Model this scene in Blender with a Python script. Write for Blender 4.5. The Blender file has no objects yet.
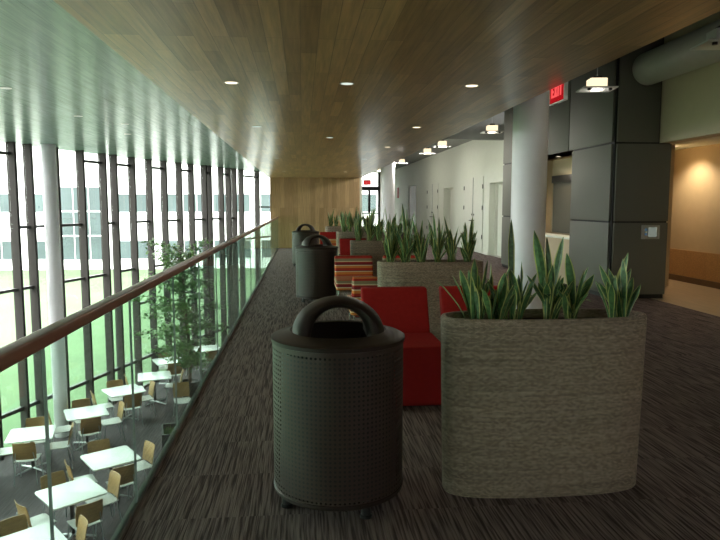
import bpy, bmesh, math, random
from mathutils import Vector, Matrix
R = math.radians
PI = math.pi
random.seed(7)
scn = bpy.context.scene
COL = scn.collection

# ------------------------------------------------------------------ materials
def new_mat(name):
    m = bpy.data.materials.new(name); m.use_nodes = True
    nt = m.node_tree; nt.nodes.clear()
    out = nt.nodes.new('ShaderNodeOutputMaterial')
    return m, nt, out
def N(nt, typ, **kw):
    n = nt.nodes.new(typ)
    for k, v in kw.items():
        if k.startswith('i_'):
            key = k[2:].replace('_', ' ')
            n.inputs[key].default_value = v
        else: setattr(n, k, v)
    return n
def L(nt, a, b): nt.links.new(a, b)
def rgba(c): return (c[0], c[1], c[2], 1)
def ramp(nt, stops, src):
    r = N(nt, 'ShaderNodeValToRGB'); e = r.color_ramp.elements
    while len(e) < len(stops): e.new(.5)
    for el, (p, c) in zip(e, stops): el.position = p; el.color = rgba(c)
    L(nt, src, r.inputs[0]); return r.outputs[0]
def coords(nt, kind='Object', scale=(1, 1, 1), rot=(0, 0, 0)):
    t = N(nt, 'ShaderNodeTexCoord'); mp = N(nt, 'ShaderNodeMapping')
    mp.inputs['Scale'].default_value = scale; mp.inputs['Rotation'].default_value = rot
    L(nt, t.outputs[kind], mp.inputs[0]); return mp.outputs[0]
def paint(name, col, rough=.5, var=.06, scale=6, metal=0, spec=.5, bump=0, bscale=60, coat=0):
    m, nt, out = new_mat(name)
    b = N(nt, 'ShaderNodeBsdfPrincipled'); b.inputs['Roughness'].default_value = rough
    b.inputs['Metallic'].default_value = metal; b.inputs['Specular IOR Level'].default_value = spec
    b.inputs['Coat Weight'].default_value = coat
    v = coords(nt)
    no = N(nt, 'ShaderNodeTexNoise'); no.inputs['Scale'].default_value = scale; no.inputs['Detail'].default_value = 4
    L(nt, v, no.inputs['Vector'])
    c = ramp(nt, [(.3, [x*(1-var) for x in col]), (.7, [min(1, x*(1+var)) for x in col])], no.outputs['Fac'])
    L(nt, c, b.inputs['Base Color'])
    if bump:
        n2 = N(nt, 'ShaderNodeTexNoise'); n2.inputs['Scale'].default_value = bscale; L(nt, v, n2.inputs['Vector'])
        bp = N(nt, 'ShaderNodeBump'); bp.inputs['Strength'].default_value = bump; bp.inputs['Distance'].default_value = .01
        L(nt, n2.outputs['Fac'], bp.inputs['Height']); L(nt, bp.outputs[0], b.inputs['Normal'])
    L(nt, b.outputs[0], out.inputs[0]); return m
def glow(name, col, strength):
    m, nt, out = new_mat(name)
    e = N(nt, 'ShaderNodeEmission'); e.inputs[0].default_value = rgba(col); e.inputs[1].default_value = strength
    L(nt, e.outputs[0], out.inputs[0]); m.cycles.emission_sampling = 'NONE'; return m
def planks(name, c1, c2, mortar, rot=(0, 0, 0), width=1.2, row=.14, rough=.3, spec=.5, loc_scale=(1, 1, 1)):
    m, nt, out = new_mat(name)
    v = coords(nt, 'Object', loc_scale, rot)
    br = N(nt, 'ShaderNodeTexBrick'); br.offset = .37; br.offset_frequency = 3
    br.inputs['Color1'].default_value = rgba(c1); br.inputs['Color2'].default_value = rgba(c2); br.inputs['Mortar'].default_value = rgba(mortar)
    br.inputs['Scale'].default_value = 1; br.inputs['Mortar Size'].default_value = .0025; br.inputs['Bias'].default_value = -.1
    br.inputs['Brick Width'].default_value = width; br.inputs['Row Height'].default_value = row
    L(nt, v, br.inputs['Vector'])
    mp = N(nt, 'ShaderNodeMapping'); mp.inputs['Scale'].default_value = (1.2, 22, 22); L(nt, v, mp.inputs[0])
    gr = N(nt, 'ShaderNodeTexNoise'); gr.inputs['Scale'].default_value = 2.2; gr.inputs['Detail'].default_value = 6; L(nt, mp.outputs[0], gr.inputs['Vector'])
    g = ramp(nt, [(.3, (.72, .72, .72)), (.7, (1.12, 1.1, 1.08))], gr.outputs['Fac'])
    mx = N(nt, 'ShaderNodeMix', data_type='RGBA', blend_type='MULTIPLY'); mx.inputs[0].default_value = 1
    L(nt, br.outputs['Color'], mx.inputs[6]); L(nt, g, mx.inputs[7])
    b = N(nt, 'ShaderNodeBsdfPrincipled'); b.inputs['Roughness'].default_value = rough; b.inputs['Specular IOR Level'].default_value = spec
    L(nt, mx.outputs[2], b.inputs['Base Color'])
    L(nt, b.outputs[0], out.inputs[0]); return m
def glass(name, tint, gloss=1.0):
    m, nt, out = new_mat(name)
    t = N(nt, 'ShaderNodeBsdfTransparent'); t.inputs[0].default_value = rgba(tint)
    g = N(nt, 'ShaderNodeBsdfGlossy'); g.inputs['Roughness'].default_value = .02; g.inputs[0].default_value = (.9, .95, .93, 1)
    f = N(nt, 'ShaderNodeLayerWeight'); f.inputs[0].default_value = .5
    pw = N(nt, 'ShaderNodeMath', operation='POWER'); pw.inputs[1].default_value = 5; L(nt, f.outputs['Facing'], pw.inputs[0])
    mu = N(nt, 'ShaderNodeMath', operation='MULTIPLY_ADD'); mu.inputs[1].default_value = .9*gloss; mu.inputs[2].default_value = .035*gloss; L(nt, pw.outputs[0], mu.inputs[0])
    mx = N(nt, 'ShaderNodeMixShader'); L(nt, mu.outputs[0], mx.inputs[0]); L(nt, t.outputs[0], mx.inputs[1]); L(nt, g.outputs[0], mx.inputs[2])
    L(nt, mx.outputs[0], out.inputs[0]); return m
def carpet(name, dark, lite, tile=.5, freq=34, contrast=1.0):
    m, nt, out = new_mat(name)
    tc = N(nt, 'ShaderNodeTexCoord')
    sep = N(nt, 'ShaderNodeSeparateXYZ'); L(nt, tc.outputs['Object'], sep.inputs[0])
    def math_(op, a, b=None):
        n = N(nt, 'ShaderNodeMath', operation=op)
        for i, q in enumerate((a, b)):
            if q is None: continue
            if isinstance(q, (int, float)): n.inputs[i].default_value = q
            else: L(nt, q, n.inputs[i])
        return n.outputs[0]
    ty = math_('FLOOR', math_('DIVIDE', sep.outputs[1], tile))
    tx = math_('FLOOR', math_('DIVIDE', sep.outputs[0], tile))
    cb = N(nt, 'ShaderNodeCombineXYZ'); L(nt, tx, cb.inputs[0]); L(nt, ty, cb.inputs[1])
    wn = N(nt, 'ShaderNodeTexWhiteNoise', noise_dimensions='2D'); L(nt, cb.outputs[0], wn.inputs['Vector'])
    # wandering ribs running down the hall, jumping at every carpet tile
    mp = N(nt, 'ShaderNodeCombineXYZ')
    L(nt, math_('MULTIPLY', sep.outputs[0], freq*3.0), mp.inputs[0]); L(nt, math_('MULTIPLY', sep.outputs[1], freq*.10), mp.inputs[1])
    L(nt, math_('MULTIPLY', wn.outputs['Value'], 40), mp.inputs[2])
    nz = N(nt, 'ShaderNodeTexNoise'); nz.inputs['Scale'].default_value = 1.0; nz.inputs['Detail'].default_value = 1.5; nz.inputs['Distortion'].default_value = .25; L(nt, mp.outputs[0], nz.inputs['Vector'])
    mr = N(nt, 'ShaderNodeMapRange'); mr.inputs['From Min'].default_value = .35; mr.inputs['From Max'].default_value = .64; L(nt, nz.outputs['Fac'], mr.inputs['Value'])
    s = mr.outputs[0]
    n2 = N(nt, 'ShaderNodeTexNoise'); n2.inputs['Scale'].default_value = 260; L(nt, tc.outputs['Object'], n2.inputs['Vector'])
    s2 = math_('ADD', math_('MULTIPLY', s, .8), math_('MULTIPLY', n2.outputs['Fac'], .45))
    c = ramp(nt, [(.25, dark), (.95, lite)], s2)
    b = N(nt, 'ShaderNodeBsdfPrincipled'); b.inputs['Roughness'].default_value = .95; b.inputs['Specular IOR Level'].default_value = .15
    L(nt, c, b.inputs['Base Color'])
    bp = N(nt, 'ShaderNodeBump'); bp.inputs['Strength'].default_value = .5; bp.inputs['Distance'].default_value = .004; L(nt, s2, bp.inputs['Height']); L(nt, bp.outputs[0], b.inputs['Normal'])
    L(nt, b.outputs[0], out.inputs[0]); return m
def perforated(name, col):
    m, nt, out = new_mat(name)
    uv = N(nt, 'ShaderNodeTexCoord')
    fr = N(nt, 'ShaderNodeVectorMath', operation='FRACTION'); L(nt, uv.outputs['UV'], fr.inputs[0])
    sb = N(nt, 'ShaderNodeVectorMath', operation='SUBTRACT'); sb.inputs[1].default_value = (.5, .5, 0); L(nt, fr.outputs[0], sb.inputs[0])
    ln = N(nt, 'ShaderNodeVectorMath', operation='LENGTH'); L(nt, sb.outputs[0], ln.inputs[0])
    lt = N(nt, 'ShaderNodeMath', operation='LESS_THAN'); lt.inputs[1].default_value = .26; L(nt, ln.outputs['Value'], lt.inputs[0])
    # keep plain rims above and below the pattern (v counts hole rows)
    sp = N(nt, 'ShaderNodeSeparateXYZ'); L(nt, uv.outputs['UV'], sp.inputs[0])
    a = N(nt, 'ShaderNodeMath', operation='GREATER_THAN'); a.inputs[1].default_value = 1; L(nt, sp.outputs[1], a.inputs[0])
    c = N(nt, 'ShaderNodeMath', operation='LESS_THAN'); c.inputs[1].default_value = 33; L(nt, sp.outputs[1], c.inputs[0])
    m1 = N(nt, 'ShaderNodeMath', operation='MULTIPLY'); L(nt, lt.outputs[0], m1.inputs[0]); L(nt, a.outputs[0], m1.inputs[1])
    m2 = N(nt, 'ShaderNodeMath', operation='MULTIPLY'); L(nt, m1.outputs[0], m2.inputs[0]); L(nt, c.outputs[0], m2.inputs[1])
    b = N(nt, 'ShaderNodeBsdfPrincipled'); b.inputs['Base Color'].default_value = rgba(col); b.inputs['Roughness'].default_value = .48; b.inputs['Specular IOR Level'].default_value = .4
    t = N(nt, 'ShaderNodeBsdfTransparent')
    mx = N(nt, 'ShaderNodeMixShader'); L(nt, m2.outputs[0], mx.inputs[0]); L(nt, b.outputs[0], mx.inputs[1]); L(nt, t.outputs[0], mx.inputs[2])
    L(nt, mx.outputs[0], out.inputs[0]); return m
def wicker(name):
    m, nt, out = new_mat(name)
    tc = N(nt, 'ShaderNodeTexCoord')
    mp = N(nt, 'ShaderNodeMapping'); mp.inputs['Scale'].default_value = (1, 1, 1); L(nt, tc.outputs['UV'], mp.inputs[0])
    br = N(nt, 'ShaderNodeTexBrick'); br.offset = .5; br.inputs['Scale'].default_value = 1
    br.inputs['Brick Width'].default_value = .016; br.inputs['Row Height'].default_value = .0065; br.inputs['Mortar Size'].default_value = .0010
    br.inputs['Mortar Smooth'].default_value = .6; br.inputs['Bias'].default_value = .0
    br.inputs['Color1'].default_value = rgba((.56, .46, .37)); br.inputs['Color2'].default_value = rgba((.31, .25, .19)); br.inputs['Mortar'].default_value = rgba((.05, .042, .035))
    L(nt, mp.outputs[0], br.inputs['Vector'])
    m2 = N(nt, 'ShaderNodeMapping'); m2.inputs['Scale'].default_value = (1.1, 60, 1); L(nt, tc.outputs['UV'], m2.inputs[0])
    no = N(nt, 'ShaderNodeTexNoise'); no.inputs['Scale'].default_value = 1; no.inputs['Detail'].default_value = 3; L(nt, m2.outputs[0], no.inputs['Vector'])
    bands = ramp(nt, [(.3, (.78, .77, .76)), (.7, (1.18, 1.15, 1.1))], no.outputs['Fac'])
    mx = N(nt, 'ShaderNodeMix', data_type='RGBA', blend_type='MULTIPLY'); mx.inputs[0].default_value = 1
    L(nt, br.outputs['Color'], mx.inputs[6]); L(nt, bands, mx.inputs[7])
    b = N(nt, 'ShaderNodeBsdfPrincipled'); b.inputs['Roughness'].default_value = .7; b.inputs['Specular IOR Level'].default_value = .3
    L(nt, mx.outputs[2], b.inputs['Base Color'])
    bp = N(nt, 'ShaderNodeBump', invert=True); bp.inputs['Strength'].default_value = .8; bp.inputs['Distance'].default_value = .004
    L(nt, br.outputs['Fac'], bp.inputs['Height']); L(nt, bp.outputs[0], b.inputs['Normal'])
    L(nt, b.outputs[0], out.inputs[0]); return m
def stripes(name, cols, axis=2, pitch=.26):
    """woven upholstery bands; the pattern follows the UV v of the part"""
    m, nt, out = new_mat(name)
    tc = N(nt, 'ShaderNodeTexCoord'); sp = N(nt, 'ShaderNodeSeparateXYZ'); L(nt, tc.outputs['UV'], sp.inputs[0])
    d = N(nt, 'ShaderNodeMath', operation='DIVIDE'); d.inputs[1].default_value = pitch; L(nt, sp.outputs[1], d.inputs[0])
    f = N(nt, 'ShaderNodeMath', operation='FRACT'); L(nt, d.outputs[0], f.inputs[0])
    r = N(nt, 'ShaderNodeValToRGB'); r.color_ramp.interpolation = 'CONSTANT'; e = r.color_ramp.elements
    while len(e) < len(cols): e.new(.5)
    for el, (p, c) in zip(e, cols): el.position = p; el.color = rgba(c)
    L(nt, f.outputs[0], r.inputs[0])
    b = N(nt, 'ShaderNodeBsdfPrincipled'); b.inputs['Roughness'].default_value = .9; b.inputs['Specular IOR Level'].default_value = .2
    L(nt, r.outputs[0], b.inputs['Base Color']); L(nt, b.outputs[0], out.inputs[0]); return m

M = {}
M['carpet'] = carpet('carpet_ribbed', (.060, .043, .043), (.235, .180, .172))
M['carpet_low'] = carpet('carpet_lower', (.072, .060, .066), (.125, .110, .12), freq=30)
M['wood_ceiling'] = planks('wood_ceiling', (.60, .395, .185), (.36, .22, .095), (.30, .19, .09), rot=(0, 0, R(90)), width=.95, row=.10, rough=.28)
M['wood_wall'] = planks('wood_wall', (.52, .36, .18), (.36, .235, .105), (.28, .18, .08), rot=(R(90), 0, R(90)), width=1.4, row=.15, rough=.4)
M['teal_ceiling'] = planks('light_tinted_panels', (.30, .43, .42), (.285, .41, .40), (.14, .21, .20), rot=(0, 0, R(90)), width=3.0, row=.6, rough=.24)  # teal cast of window and lawn light is put into the panel colour
M['white_wall'] = paint('white_wall', (.71, .74, .65), .6, .02)
M['white_low'] = paint('white_low', (.6, .6, .57), .7, .02)
M['upper_ceiling'] = paint('upper_ceiling', (.30, .31, .29), .8, .05)
M['plenum'] = paint('plenum_dark', (.035, .035, .033), .9, .1)
M['dark_panel'] = paint('dark_panel', (.118, .120, .095), .6, .03, scale=1.5)
M['black'] = paint('black_reveal', (.008, .008, .008), .6, .1)
M['header'] = paint('header_paint', (.60, .50, .36), .7, .02)
M['beige'] = paint('beige_wall', (.52, .42, .27), .6, .03)
M['wainscot'] = planks('wainscot', (.50, .30, .13), (.46, .27, .115), (.40, .24, .1), width=2.4, row=.7, rough=.4)
M['brown_base'] = paint('brown_baseboard', (.12, .075, .04), .5, .1)
M['tile'] = planks('corridor_boards', (.46, .36, .24), (.40, .31, .20), (.25, .19, .12), rot=(0, 0, R(90)), width=1.2, row=.18, rough=.3)
M['column'] = paint('column_paint', (.88, .88, .92), .45, .02)
M['fin'] = paint('mullion_metal', (.044, .040, .037), .7, .05, spec=.15)
M['transom'] = paint('transom_metal', (.05, .05, .05), .5, .05)
M['pane'] = glass('window_glass', (.95, .975, .965), .8)
M['balustrade'] = glass('balustrade_glass', (.82, .945, .875), .7)
M['glass_edge'] = paint('glass_edge', (.25, .29, .28), .2, .05)
M['rail_wood'] = planks('rail_wood', (.35, .17, .115), (.31, .15, .10), (.31, .15, .10), rot=(0, 0, R(90)), width=2.5, row=.2, rough=.3, spec=.6)
M['alu'] = paint('channel_metal', (.20, .21, .20), .4, .05, metal=.6)
M['bin'] = perforated('bin_perforated', (.046, .030, .025))
M['bin_solid'] = paint('bin_paint', (.026, .017, .014), .5, .05, spec=.3)
M['liner'] = paint('bin_liner', (.012, .012, .012), .6, .1)
M['wicker'] = wicker('woven_planter')
M['soil'] = paint('soil', (.055, .038, .026), .95, .5, scale=40, bump=1, bscale=70)
M['leaf'] = paint('snake_leaf', (.065, .165, .055), .45, .45, scale=45)
M['leaf_edge'] = paint('snake_leaf_edge', (.46, .50, .16), .45, .1, scale=30)
M['red'] = paint('red_upholstery', (.30, .012, .011), .85, .06, scale=30, spec=.2, bump=.2, bscale=500)
CREAM, ORNG, RED2, OLIV, MAR = (.66, .52, .36), (.62, .20, .05), (.42, .035, .025), (.28, .22, .14), (.22, .02, .03)
M['stripe'] = stripes('striped_upholstery', [(0, RED2), (.12, ORNG), (.24, CREAM), (.29, MAR), (.42, RED2), (.47, CREAM), (.52, OLIV), (.66, RED2), (.76, ORNG), (.90, CREAM), (.95, MAR)])
M['stripe_orange'] = stripes('orange_upholstery', [(0, ORNG), (.3, RED2), (.42, ORNG), (.7, CREAM), (.76, ORNG)])
M['chrome'] = paint('chrome', (.6, .6, .6), .2, .03, metal=1)
M['black_metal'] = paint('black_metal', (.02, .02, .02), .35, .05)
M['table_top'] = paint('white_laminate', (.82, .84, .84), .25, .01)
M['ply'] = planks('plywood', (.42, .25, .105), (.38, .225, .095), (.38, .22, .09), width=3, row=1, rough=.4)
M['seat_pale'] = paint('pale_seat', (.62, .63, .62), .3, .02)
M['steel'] = paint('steel', (.45, .46, .47), .3, .03, metal=.9)
M['lamp_white'] = paint('lamp_white', (.7, .7, .68), .4, .02)
M['downlight'] = glow('downlight_lens', (1, .80, .55), 1.6)
M['downlight_cool'] = glow('downlight_lens_dim', (.9, 1, .9), .6)
M['pendant_on'] = glow('pendant_glow', (1, .86, .62), 3.5)
M['pendant_shade'] = glow('pendant_shade', (1, .80, .52), .8)
M['exit_red'] = glow('exit_red', (1, .02, .03), .22)
M['exit_letter'] = glow('exit_letter', (1, .10, .10), .6)
M['screen_white'] = glow('screen_white', (.75, .85, .72), .14)
M['screen_blue'] = glow('screen_blue', (.25, .45, .65), .10)
M['plate'] = paint('panel_plate', (.36, .38, .36), .35, .03, metal=.3)
M['tree_leaf'] = paint('tree_leaf', (.10, .22, .05), .5, .4, scale=3)
M['bark'] = paint('bark', (.12, .085, .055), .9, .3, scale=20)
M['lawn'] = paint('lawn_grass', (.068, .118, .050), .9, .16, scale=.35)
M['facade'] = paint('white_facade', (.86, .87, .86), .7, .01)
M['facade_glass'] = paint('facade_glass', (.075, .105, .105), .25, .25, scale=.25, spec=.25)
M['facade_mullion'] = paint('facade_mullion', (.8, .8, .8), .5, .02)
M['door_paint'] = paint('door_paint', (.70, .72, .64), .5, .02)
M['door_wood'] = planks('door_wood', (.20, .11, .05), (.18, .10, .045), (.16, .09, .04), rot=(0, R(90), 0), width=2.5, row=.5, rough=.4)
M['dark_frame'] = paint('dark_frame', (.02, .02, .02), .4, .05)
M['red_paint'] = paint('red_enamel', (.35, .02, .02), .4, .05)
M['planter_dark'] = paint('dark_planter', (.05, .055, .055), .5, .05)
M['duct'] = paint('duct_paint', (.50, .48, .44), .5, .03)
M['shade'] = paint('roller_shade', (.085, .08, .06), .8, .05, scale=30)
M['grass_small'] = paint('planter_greens', (.16, .27, .10), .8, .3, scale=20)

# ------------------------------------------------------------------ mesh helpers
class MB:
    def __init__(s): s.bm = bmesh.new(); s.uv = s.bm.loops.layers.uv.new('UVMap')
    def box(s, x0, x1, y0, y1, z0, z1, bev=0, seg=2, mi=0, mat=None):
        vs = [s.bm.verts.new((x, y, z)) for z in (z0, z1) for y in (y0, y1) for x in (x0, x1)]
        idx = [(0, 2, 3, 1), (4, 5, 7, 6), (0, 1, 5, 4), (2, 6, 7, 3), (0, 4, 6, 2), (1, 3, 7, 5)]
        fs = [s.bm.faces.new([vs[i] for i in f]) for f in idx]
        for f in fs: f.material_index = mi
        if bev:
            es = list({e for f in fs for e in f.edges})
            bmesh.ops.bevel(s.bm, geom=es, offset=bev, segments=seg, profile=.6, affect='EDGES')
        if mat is not None:
            bmesh.ops.transform(s.bm, matrix=mat, verts=[v for v in s.bm.verts if v.is_valid and v.index < 0 or v in vs])
        return s
    def prism(s, pts, z0, z1, mi=0, bev=0):
        a = [s.bm.verts.new((x, y, z0)) for x, y in pts]; b = [s.bm.verts.new((x, y, z1)) for x, y in pts]
        n = len(pts)
        f0 = s.bm.faces.new(a[::-1]); f1 = s.bm.faces.new(b); fs = [f0, f1]
        for i in range(n): fs.append(s.bm.faces.new((a[i], a[(i+1) % n], b[(i+1) % n], b[i])))
        for f in fs: f.material_index = mi
        if bev: bmesh.ops.bevel(s.bm, geom=list(f0.edges)+list(f1.edges), offset=bev, segments=2, profile=.6, affect='EDGES')
        return s
    def lathe(s, prof, n=48, cx=0, cy=0, mi=0, uscale=None):
        """prof: list of (r, z); open profile"""
        rings = []
        for r, z in prof:
            rings.append([s.bm.verts.new((cx+r*math.cos(2*PI*i/n), cy+r*math.sin(2*PI*i/n), z)) for i in range(n)] if r > 1e-6 else [s.bm.verts.new((cx, cy, z))])
        for k in range(len(rings)-1):
            a, b = rings[k], rings[k+1]
            for i in range(n):
                j = (i+1) % n
                if len(a) == 1 and len(b) == 1: continue
                if len(a) == 1: f = s.bm.faces.new((a[0], b[j], b[i]))
                elif len(b) == 1: f = s.bm.faces.new((a[i], a[j], b[0]))
                else:
                    f = s.bm.faces.new((a[i], a[j], b[j], b[i]))
                    if uscale:
                        nu, v0, v1 = uscale
                        for lp, (u, v) in zip(f.loops, ((i, v0), (i+1, v0), (i+1, v1), (i, v1))): lp[s.uv].uv = (u*nu/n, v)
                f.material_index = mi
        return s
    def tube(s, pts, r, n=8, mi=0, cap=True):
        pts = [Vector(p) for p in pts]; rr = r if isinstance(r, (list, tuple)) else [r]*len(pts)
        rings = []
        for k, p in enumerate(pts):
            d = (pts[min(k+1, len(pts)-1)]-pts[max(k-1, 0)]).normalized()
            up = Vector((0, 0, 1)) if abs(d.z) < .95 else Vector((0, 1, 0))
            a = d.cross(up).normalized(); b = a.cross(d).normalized()
            rings.append([s.bm.verts.new(p+(a*math.cos(2*PI*i/n)+b*math.sin(2*PI*i/n))*rr[k]) for i in range(n)])
        for k in range(len(rings)-1):
            for i in range(n):
                f = s.bm.faces.new((rings[k][i], rings[k][(i+1) % n], rings[k+1][(i+1) % n], rings[k+1][i])); f.material_index = mi
        if cap:
            for rg in (rings[0][::-1], rings[-1]): s.bm.faces.new(rg).material_index = mi
        return s
    def grid(s, P, mi=0, closed_u=False, uv=None):
        """P[i][j] -> point; quads"""
        V = [[s.bm.verts.new(p) for p in row] for row in P]
        nu = len(V); nv = len(V[0])
        for i in range(nu if closed_u else nu-1):
            for j in range(nv-1):
                q = (V[i][j], V[(i+1) % nu][j], V[(i+1) % nu][j+1], V[i][j+1])
                f = s.bm.faces.new(q); f.material_index = mi
                if uv:
                    for lp, (a, b) in zip(f.loops, ((i, j), (i+1, j), (i+1, j+1), (i, j+1))): lp[s.uv].uv = uv(a, b)
        return s
    def build(s, name, mats, parent=None, loc=(0, 0, 0), rz=0, sharp=35, fixn=True):
        if fixn: bmesh.ops.recalc_face_normals(s.bm, faces=s.bm.faces)
        me = bpy.data.meshes.new(name); s.bm.to_mesh(me); s.bm.free()
        for m in (mats if isinstance(mats, (list, tuple)) else [mats]): me.materials.append(m)
        for p in me.polygons: p.use_smooth = True
        me.set_sharp_from_angle(angle=R(sharp))
        o = bpy.data.objects.new(name, me); COL.objects.link(o)
        o.location = loc; o.rotation_euler = (0, 0, rz)
        if parent: o.parent = parent
        return o
def tag(o, label=None, cat=None, group=None, kind=None):
    if label: o['label'] = label
    if cat: o['category'] = cat
    if group: o['group'] = group
    if kind: o['kind'] = kind
    return o
def thing(name, label, cat, loc=(0, 0, 0), rz=0, group=None):
    o = bpy.data.objects.new(name, None); COL.objects.link(o)
    o.empty_display_size = .1; o.location = loc; o.rotation_euler = (0, 0, rz)
    return tag(o, label, cat, group)
def struct(mb, name, mat, **kw):
    return tag(mb.build(name, mat, **kw), kind='structure')
def copy_tree(o, parent=None):
    c = o.copy(); COL.objects.link(c)
    if parent: c.parent = parent
    for ch in o.children: copy_tree(ch, c)
    return c
def clone(o, loc, rz, label, group=None):
    c = copy_tree(o); c.location = loc; c.rotation_euler = (0, 0, rz); c['label'] = label
    if group: c['group'] = group
    return c
def bx(*a, **k): return MB().box(*a, **k)
def ordinal(i): return ['first', 'second', 'third', 'fourth', 'fifth', 'sixth', 'seventh', 'eighth', 'ninth', 'tenth', 'eleventh', 'twelfth', 'thirteenth', 'fourteenth', 'fifteenth', 'sixteenth', 'seventeenth', 'eighteenth', 'nineteenth', 'twentieth', 'twenty-first', 'twenty-second', 'twenty-third', 'twenty-fourth', 'twenty-fifth', 'twenty-sixth', 'twenty-seventh', 'twenty-eighth', 'twenty-ninth', 'thirtieth'][i]

# ------------------------------------------------------------------ setting: shell
ZL = -3.7        # lower hall floor
ZT = 2.8         # painted ceiling over the lower hall
YB, YF = -5.0, 39.0
EDGE = -.83
struct(bx(EDGE, 5.6, YB, YF, -.35, 0), 'floor', M['carpet'])
struct(bx(5.6, 7.5, YB, 16, -.35, 0), 'floor_corridor', M['tile'])
struct(bx(5.6, 7.0, 16, YF, -.35, 0), 'floor_rooms', M['white_low'])
WP = [(-13.0, -6.45), (-6.24, 13.44), (-5.2, 16.5), (-4.45, 18.8), (-3.3, 21.5), (-2.1, 24.4), (-1.1, 26.8)]
low = [(p[0]-.05, p[1]) for p in WP] + [(3, 26.8), (3, -6.45)]
struct(MB().prism(low, ZL-.25, ZL), 'floor_lower', M['carpet_low'])
cl = [(p[0]-.25, p[1]) for p in WP] + [(-1.10, 26.8), (-1.10, -6.45)]
struct(MB().prism(cl, ZT, ZT+.2), 'ceiling', M['teal_ceiling'])
struct(bx(-1.15, 2.06, YB-.5, 22.7, 2.45, 2.62, bev=.004), 'ceiling_wood', M['wood_ceiling'])
struct(bx(-1.12, -1.0, YB-.5, 26.8, 2.62, 4.2), 'wall_bulkhead', M['white_low'])
struct(bx(1.5, 1.6, YB-.5, YF, 2.62, 4.2), 'wall_plenum', M['plenum'])
struct(bx(-1.1, 7.7, YB-.5, 17.5, 4.2, 4.4), 'ceiling_plenum', M['plenum'])
struct(bx(-1.1, 7.0, 17.5, YF+.2, 3.6, 4.4), 'ceiling_hall', M['upper_ceiling'])
struct(bx(1.6, 5.55, 17.35, 17.6, 3.28, 4.2), 'beam', M['upper_ceiling'])
struct(bx(-1.1, 2.02, 22.5, 22.7, ZL, 2.45), 'wall_end', M['wood_wall'])
struct(bx(2.0, 2.12, 22.7, YF, -.3, 3.6), 'wall_left', M['white_wall'])
struct(bx(-1.2, 2.0, 26.8, 27.0, ZL-.25, 4.2).box(2.0, 3.1, 26.8, 27.0, ZL-.25, -.36), 'wall_far_lower', M['white_low'])
struct(bx(3.0, 3.15, -6.5, 26.8, ZL-.25, -.35), 'wall_lower', M['white_low'])
struct(bx(-13.2, 8, -6.65, -6.45, ZL-.25, 4.4), 'wall_back', M['white_low'])
struct(bx(-1.1, 7.7, -6.5, YB, 2.5, 2.6), 'ceiling_back', M['white_low'])
struct(bx(EDGE, 7.7, -6.5, YB, -.35, 0), 'floor_back', M['carpet'])
# white corridor wall with its door openings
DOORS = [(17.30, 18.72, 'leaf'), (23.35, 24.95, 'leaf'), (31.1, 33.4, 'wood')]
ys = [15.35] + [v for d in DOORS for v in d[:2]] + [YF]
w = MB()
for i in range(0, len(ys), 2): w.box(5.55, 5.72, ys[i], ys[i+1], 0, 3.7)
for y0, y1, k in DOORS: w.box(5.55, 5.72, y0, y1, 2.15 if k == 'leaf' else 2.48, 3.7)
struct(w, 'wall_right', M['white_wall'])
for i, (y0, y1, k) in enumerate(DOORS):
    top = 2.15 if k == 'leaf' else 2.48
    lx = 5.80 if k == 'leaf' else 5.60
    d = struct(bx(lx, lx+.05, y0+.02, y1-.02, 0.005, top-.02), 'door_%d' % (i+1), M['door_paint'] if k == 'leaf' else M['door_wood'])
    f = MB(); f.box(5.72, 5.86, y0, y0+.05, 0, top).box(5.72, 5.86, y1-.05, y1, 0, top).box(5.72, 5.86, y0+.05, y1-.05, top-.05, top)
    f.build('door_frame', M['door_paint'], d)
    h = MB(); h.tube([(lx, y0+.22, 1.0), (lx-.055, y0+.22, 1.0), (lx-.055, y0+.34, 1.0)], .011); h.box(lx-.015, lx, y0+.19, y0+.25, .92, 1.12, bev=.005)
    h.build('door_handle', M['steel'], d)
# flush white closet doors on the wall
for i, (y0, y1) in enumerate([(19.35, 20.45), (20.47, 21.6), (25.9, 27.0), (27.02, 28.1)]):
    d = struct(bx(5.525, 5.548, y0, y1, .01, 2.38), 'door_%d' % (i+4), M['door_paint'])
    e = y1-.05 if i % 2 == 0 else y0+.05
    g = bx(5.51, 5.526, (y0 if i % 2 else y1)-.006, (y0 if i % 2 else y1)+.006, .01, 2.38); g.build('door_gap', M['plate'], d)
    h = MB(); hy = y0+.12 if i % 2 else y1-.12
    h.tube([(5.525, hy, 1.0), (5.47, hy, 1.0), (5.47, hy+(.14 if i % 2 else -.14), 1.0)], .014); h.box(5.512, 5.525, hy-.03, hy+.03, 1.16, 1.22, bev=.004)
    h.build('door_handle', M['black_metal'], d)
    for z in (.45, 1.35, 2.0):
        bx(5.505, 5.525, (y1 if i % 2 else y0)-.02, (y1 if i % 2 else y0)+.02, z, z+.13).build('hinge', M['black_metal'], d)
struct(bx(5.70, 7.0, 15.2, 15.35, 0, 3.7), 'wall_return', M['white_wall'])
struct(bx(6.9, 7.0, 15.3, YF, 0, 3.7), 'wall_rooms', M['white_low'])
struct(bx(5.535, 5.55, 28.2, 31.0, 0, .10).box(5.535, 5.55, 18.75, 19.3, 0, .1), 'baseboard_right', M['door_paint'])
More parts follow.
